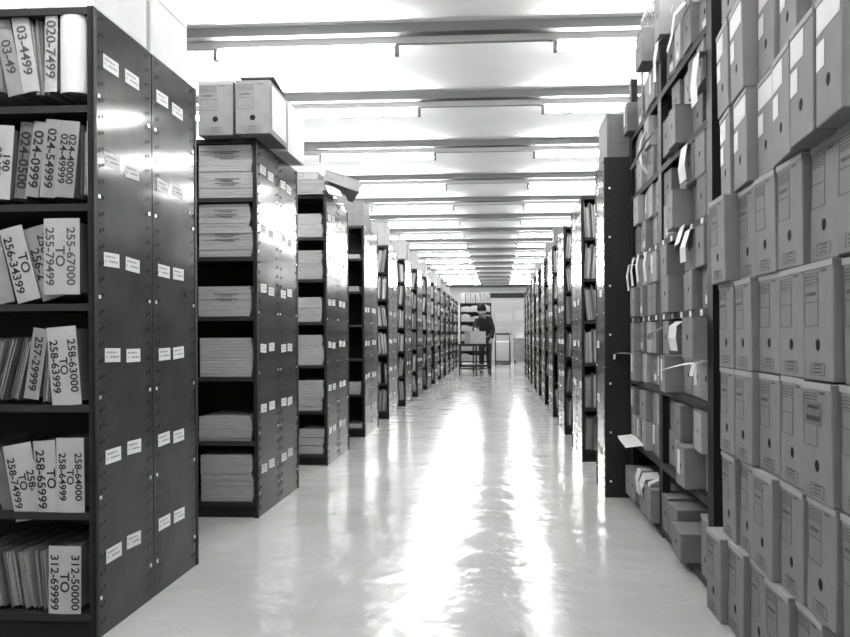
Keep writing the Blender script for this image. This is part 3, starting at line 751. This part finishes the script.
# cupboard with papers
t = thing('cupboard', 'low wooden cupboard against the right side at the far end', 'cupboard', (.78, 29.6, 0))
b = MB(); b.bb(-.26, .26, 0, .5, .08, .86); put('carcass', b.data('carcass', ['wood'], .004), t)
b = MB(); b.bb(-.28, .28, -.02, .52, .86, .89); put('top', b.data('top', ['card_dk']), t)
for s in (-1, 1):
    b = MB(); b.bb(-.12, .12, -.012, 0, .11, .84); d_ = put('door', b.data('door', ['wood']), t, (s * .127, 0, 0))
    b = MB(); b.tube([(-s * .09, -.03, .48), (-s * .09, -.03, .56)], .007, 8); put('handle', b.data('handle', ['black']), d_)
for x in (-.22, .22):
    b = MB(); b.bb(-.03, .03, .02, .08, 0, .08); put('foot', b.data('foot', ['black']), t, (x, 0, 0))
t = thing('paper_heap', 'heap of white papers slumped on the wooden cupboard', 'papers', (.76, 29.62, .891))
b = MB()
for k in range(9):
    b.box((random.uniform(-.02, .02), .12, .012 + k * .022), (.40 - k * .022, .28, .018), 0, Matrix.Rotation(R(random.uniform(-8, 8)), 3, 'Z'))
put('sheets', b.data('sheets', ['paper']), t)

# glazed double door and lintel on the back wall
b = MB(); b.bb(-.36, 1.35, YB - .07, YB, 2.50, 2.69); struct('trim_1', b.data('lintel', ['panel_dk']))
for n, (x0, x1) in enumerate(((-.30, .40), (.42, 1.12))):
    b = MB(); b.bb(x0, x1, YB - .05, YB - .01, 0.01, 2.49); d_ = struct(f'door_{n+1}', b.data('door', ['door']))
    b = MB(); b.tube([(x0 + (.62 if n == 0 else .08), YB - .09, 1.0), (x0 + (.62 if n == 0 else .08), YB - .09, 1.12)], .012, 8); put('door_handle', b.data('door_handle', ['black']), d_)
    b = MB(); frame(b, x0 + .08, x1 - .08, 1.30, 2.35, YB - .055, .02); put('door_trim', b.data('door_trim', ['wall_paint']), d_)
b = MB(); b.bb(-.13, .50, YB - .058, YB - .056, 1.57, 1.90); tag(put('notice', b.data('notice', ['paper'])), 'white notice pinned at eye height on the far door', 'notice')
b = MB(); b.bb(.62, .98, YB - .058, YB - .056, 1.62, 2.0); tag(put('notice', b.data('notice', ['paper'])), 'white notice on the far door, above the wooden cupboard', 'notice')

# ------------------------------------------------------------------ the person
P0 = Vector((-.36, 21.22, 0))
pr = thing('person', 'person in dark jumper bending over the trolley, reaching into the box', 'person', P0)
def skin_obj(name, V, E, rad, m, root, sub=2):
    me = bpy.data.meshes.new(name); me.from_pydata([tuple(v) for v in V], E, []); me.materials.append(M[m])
    o = put(name, me, pr)
    md = o.modifiers.new('skin', 'SKIN'); md.use_smooth_shade = True
    lay = me.skin_vertices[0].data if len(me.skin_vertices) else None
    if lay is None:
        bpy.context.view_layer.objects.active = o
    for i, r_ in enumerate(rad):
        me.skin_vertices[0].data[i].radius = (r_, r_) if not isinstance(r_, tuple) else r_
        me.skin_vertices[0].data[i].use_root = (i == root)
    s_ = o.modifiers.new('sub', 'SUBSURF'); s_.levels = sub; s_.render_levels = sub
    return o
def ensure_skin(me):
    bm = bmesh.new(); bm.from_mesh(me); bm.verts.layers.skin.verify(); bm.to_mesh(me); bm.free()
def skin_obj(name, V, E, rad, m, root, sub=2):
    me = bpy.data.meshes.new(name); me.from_pydata([tuple(v) for v in V], E, [])
    ensure_skin(me); me.materials.append(M[m])
    o = put(name, me, pr); o.modifiers.new('skin', 'SKIN').use_smooth_shade = True
    for i, r_ in enumerate(rad):
        sv = me.skin_vertices[0].data[i]; sv.radius = r_ if isinstance(r_, tuple) else (r_, r_); sv.use_root = (i == root)
    s_ = o.modifiers.new('sub', 'SUBSURF'); s_.levels = sub; s_.render_levels = sub
    return o
J = dict(pel=(0, .17, .96), wai=(-.015, .10, 1.12), che=(-.035, -.05, 1.31), nek=(-.05, -.17, 1.45), hd0=(-.065, -.25, 1.50), hd1=(-.08, -.31, 1.555), hd2=(-.085, -.32, 1.635), hd3=(-.085, -.29, 1.70),
         shl=(-.20, -.10, 1.40), ell=(-.27, -.22, 1.15), wrl=(-.24, -.44, 1.17), hal=(-.235, -.50, 1.145),
         shr=(.13, -.07, 1.40), elr=(.20, -.02, 1.12), wrr=(.155, -.14, .90), har=(.145, -.17, .84),
         hpl=(-.09, .17, .90), knl=(-.10, .08, .50), anl=(-.10, .15, .10), tol=(-.11, -.02, .045),
         hpr=(.09, .17, .90), knr=(.09, .12, .50), anr=(.10, .21, .10), tor=(.11, .05, .045))
RD = dict(pel=.13, wai=.125, che=.135, nek=.062, hd0=.058, hd1=.09, hd2=.10, hd3=.065, shl=.07, ell=.045, wrl=.03, hal=(.042, .022), shr=.07, elr=.045, wrr=.03, har=(.042, .022),
          hpl=.09, knl=.058, anl=.042, tol=.035, hpr=.09, knr=.058, anr=.042, tor=.035)
EL = [('pel', 'wai'), ('wai', 'che'), ('che', 'nek'), ('nek', 'hd0'), ('hd0', 'hd1'), ('hd1', 'hd2'), ('hd2', 'hd3'), ('che', 'shl'), ('shl', 'ell'), ('ell', 'wrl'), ('wrl', 'hal'),
      ('che', 'shr'), ('shr', 'elr'), ('elr', 'wrr'), ('wrr', 'har'), ('pel', 'hpl'), ('hpl', 'knl'), ('knl', 'anl'), ('anl', 'tol'), ('pel', 'hpr'), ('hpr', 'knr'), ('knr', 'anr'), ('anr', 'tor')]
names = list(J); V = [Vector(J[n]) for n in names]; E_ = [(names.index(a), names.index(c)) for a, c in EL]; RR = [RD[n] for n in names]
# fingers on both hands
for hand, wrist, fwd, side in (('hal', 'wrl', Vector((.0, -.75, -.6)).normalized(), 1), ('har', 'wrr', Vector((-.1, -.35, -.9)).normalized(), -1)):
    hb = Vector(J[hand]); acr = Vector((1, 0, 0))
    for k, ln in enumerate((.068, .076, .072, .056)):
        base = hb + acr * (k - 1.5) * .02 + fwd * .03
        i0 = len(V); V += [base, base + fwd * ln * .55, base + fwd * ln + Vector((0, .02, -.015))]; RR += [.009, .0085, .0075]
        E_ += [(names.index(hand), i0), (i0, i0 + 1), (i0 + 1, i0 + 2)]
    i0 = len(V); V += [hb + acr * side * .04, hb + acr * side * .058 + fwd * .035]; RR += [.011, .009]; E_ += [(names.index(hand), i0), (i0, i0 + 1)]
skin_obj('body', V, E_, RR, 'skin', 0)
def sub(keys, edges, grow, name, m, over={}):
    ks = keys; V = [Vector(J[k]) for k in ks]
    for k, p in over.items(): V[ks.index(k)] = Vector(p)
    rr = [(RD[k] if not isinstance(RD[k], tuple) else RD[k][0]) + grow for k in ks]
    return skin_obj(name, V, [(ks.index(a), ks.index(c)) for a, c in edges], rr, m, 0)
sub(['pel', 'wai', 'che', 'nek', 'shl', 'ell', 'wrl', 'shr', 'elr', 'wrr'], [('pel', 'wai'), ('wai', 'che'), ('che', 'nek'), ('che', 'shl'), ('shl', 'ell'), ('ell', 'wrl'), ('che', 'shr'), ('shr', 'elr'), ('elr', 'wrr')], .026, 'jumper', 'jumper',
    {'nek': (-.052, -.19, 1.455), 'wrl': (-.245, -.40, 1.165)})
sub(['pel', 'hpl', 'knl', 'anl', 'hpr', 'knr', 'anr'], [('pel', 'hpl'), ('hpl', 'knl'), ('knl', 'anl'), ('pel', 'hpr'), ('hpr', 'knr'), ('knr', 'anr')], .02, 'trousers', 'trousers')
for s in ('l', 'r'):
    a, c = Vector(J['an' + s]), Vector(J['to' + s])
    b = MB(); m_ = (a + c) / 2; b.ball((m_.x, m_.y - .005, .052), (.052, .14, .052), 14, 8, 0, -.95); put('shoe', b.data('shoe', ['shoe']), pr)
hc = Vector(J['hd2'])
b = MB(); b.ball((hc.x, hc.y + .04, hc.z + .045), (.122, .135, .122), 18, 12, 0); put('hair', b.data('hair', ['hair']), pr)
b = MB(); b.ball((hc.x, hc.y - .10, hc.z - .06), (.014, .022, .026), 8, 6); put('nose', b.data('nose', ['skin']), pr)
for s in (-1, 1):
    b = MB(); b.ball((hc.x + s * .035, hc.y - .088, hc.z - .03), (.013, .008, .007), 8, 6); put('eye', b.data('eye', ['hair']), pr)
    b = MB(); b.ball((hc.x + s * .094, hc.y + .0, hc.z - .045), (.012, .02, .032), 8, 6); put('ear', b.data('ear', ['skin']), pr)
b = MB(); b.ball((hc.x, hc.y - .082, hc.z - .102), (.024, .008, .006), 8, 6); put('mouth', b.data('mouth', ['card_dk']), pr)
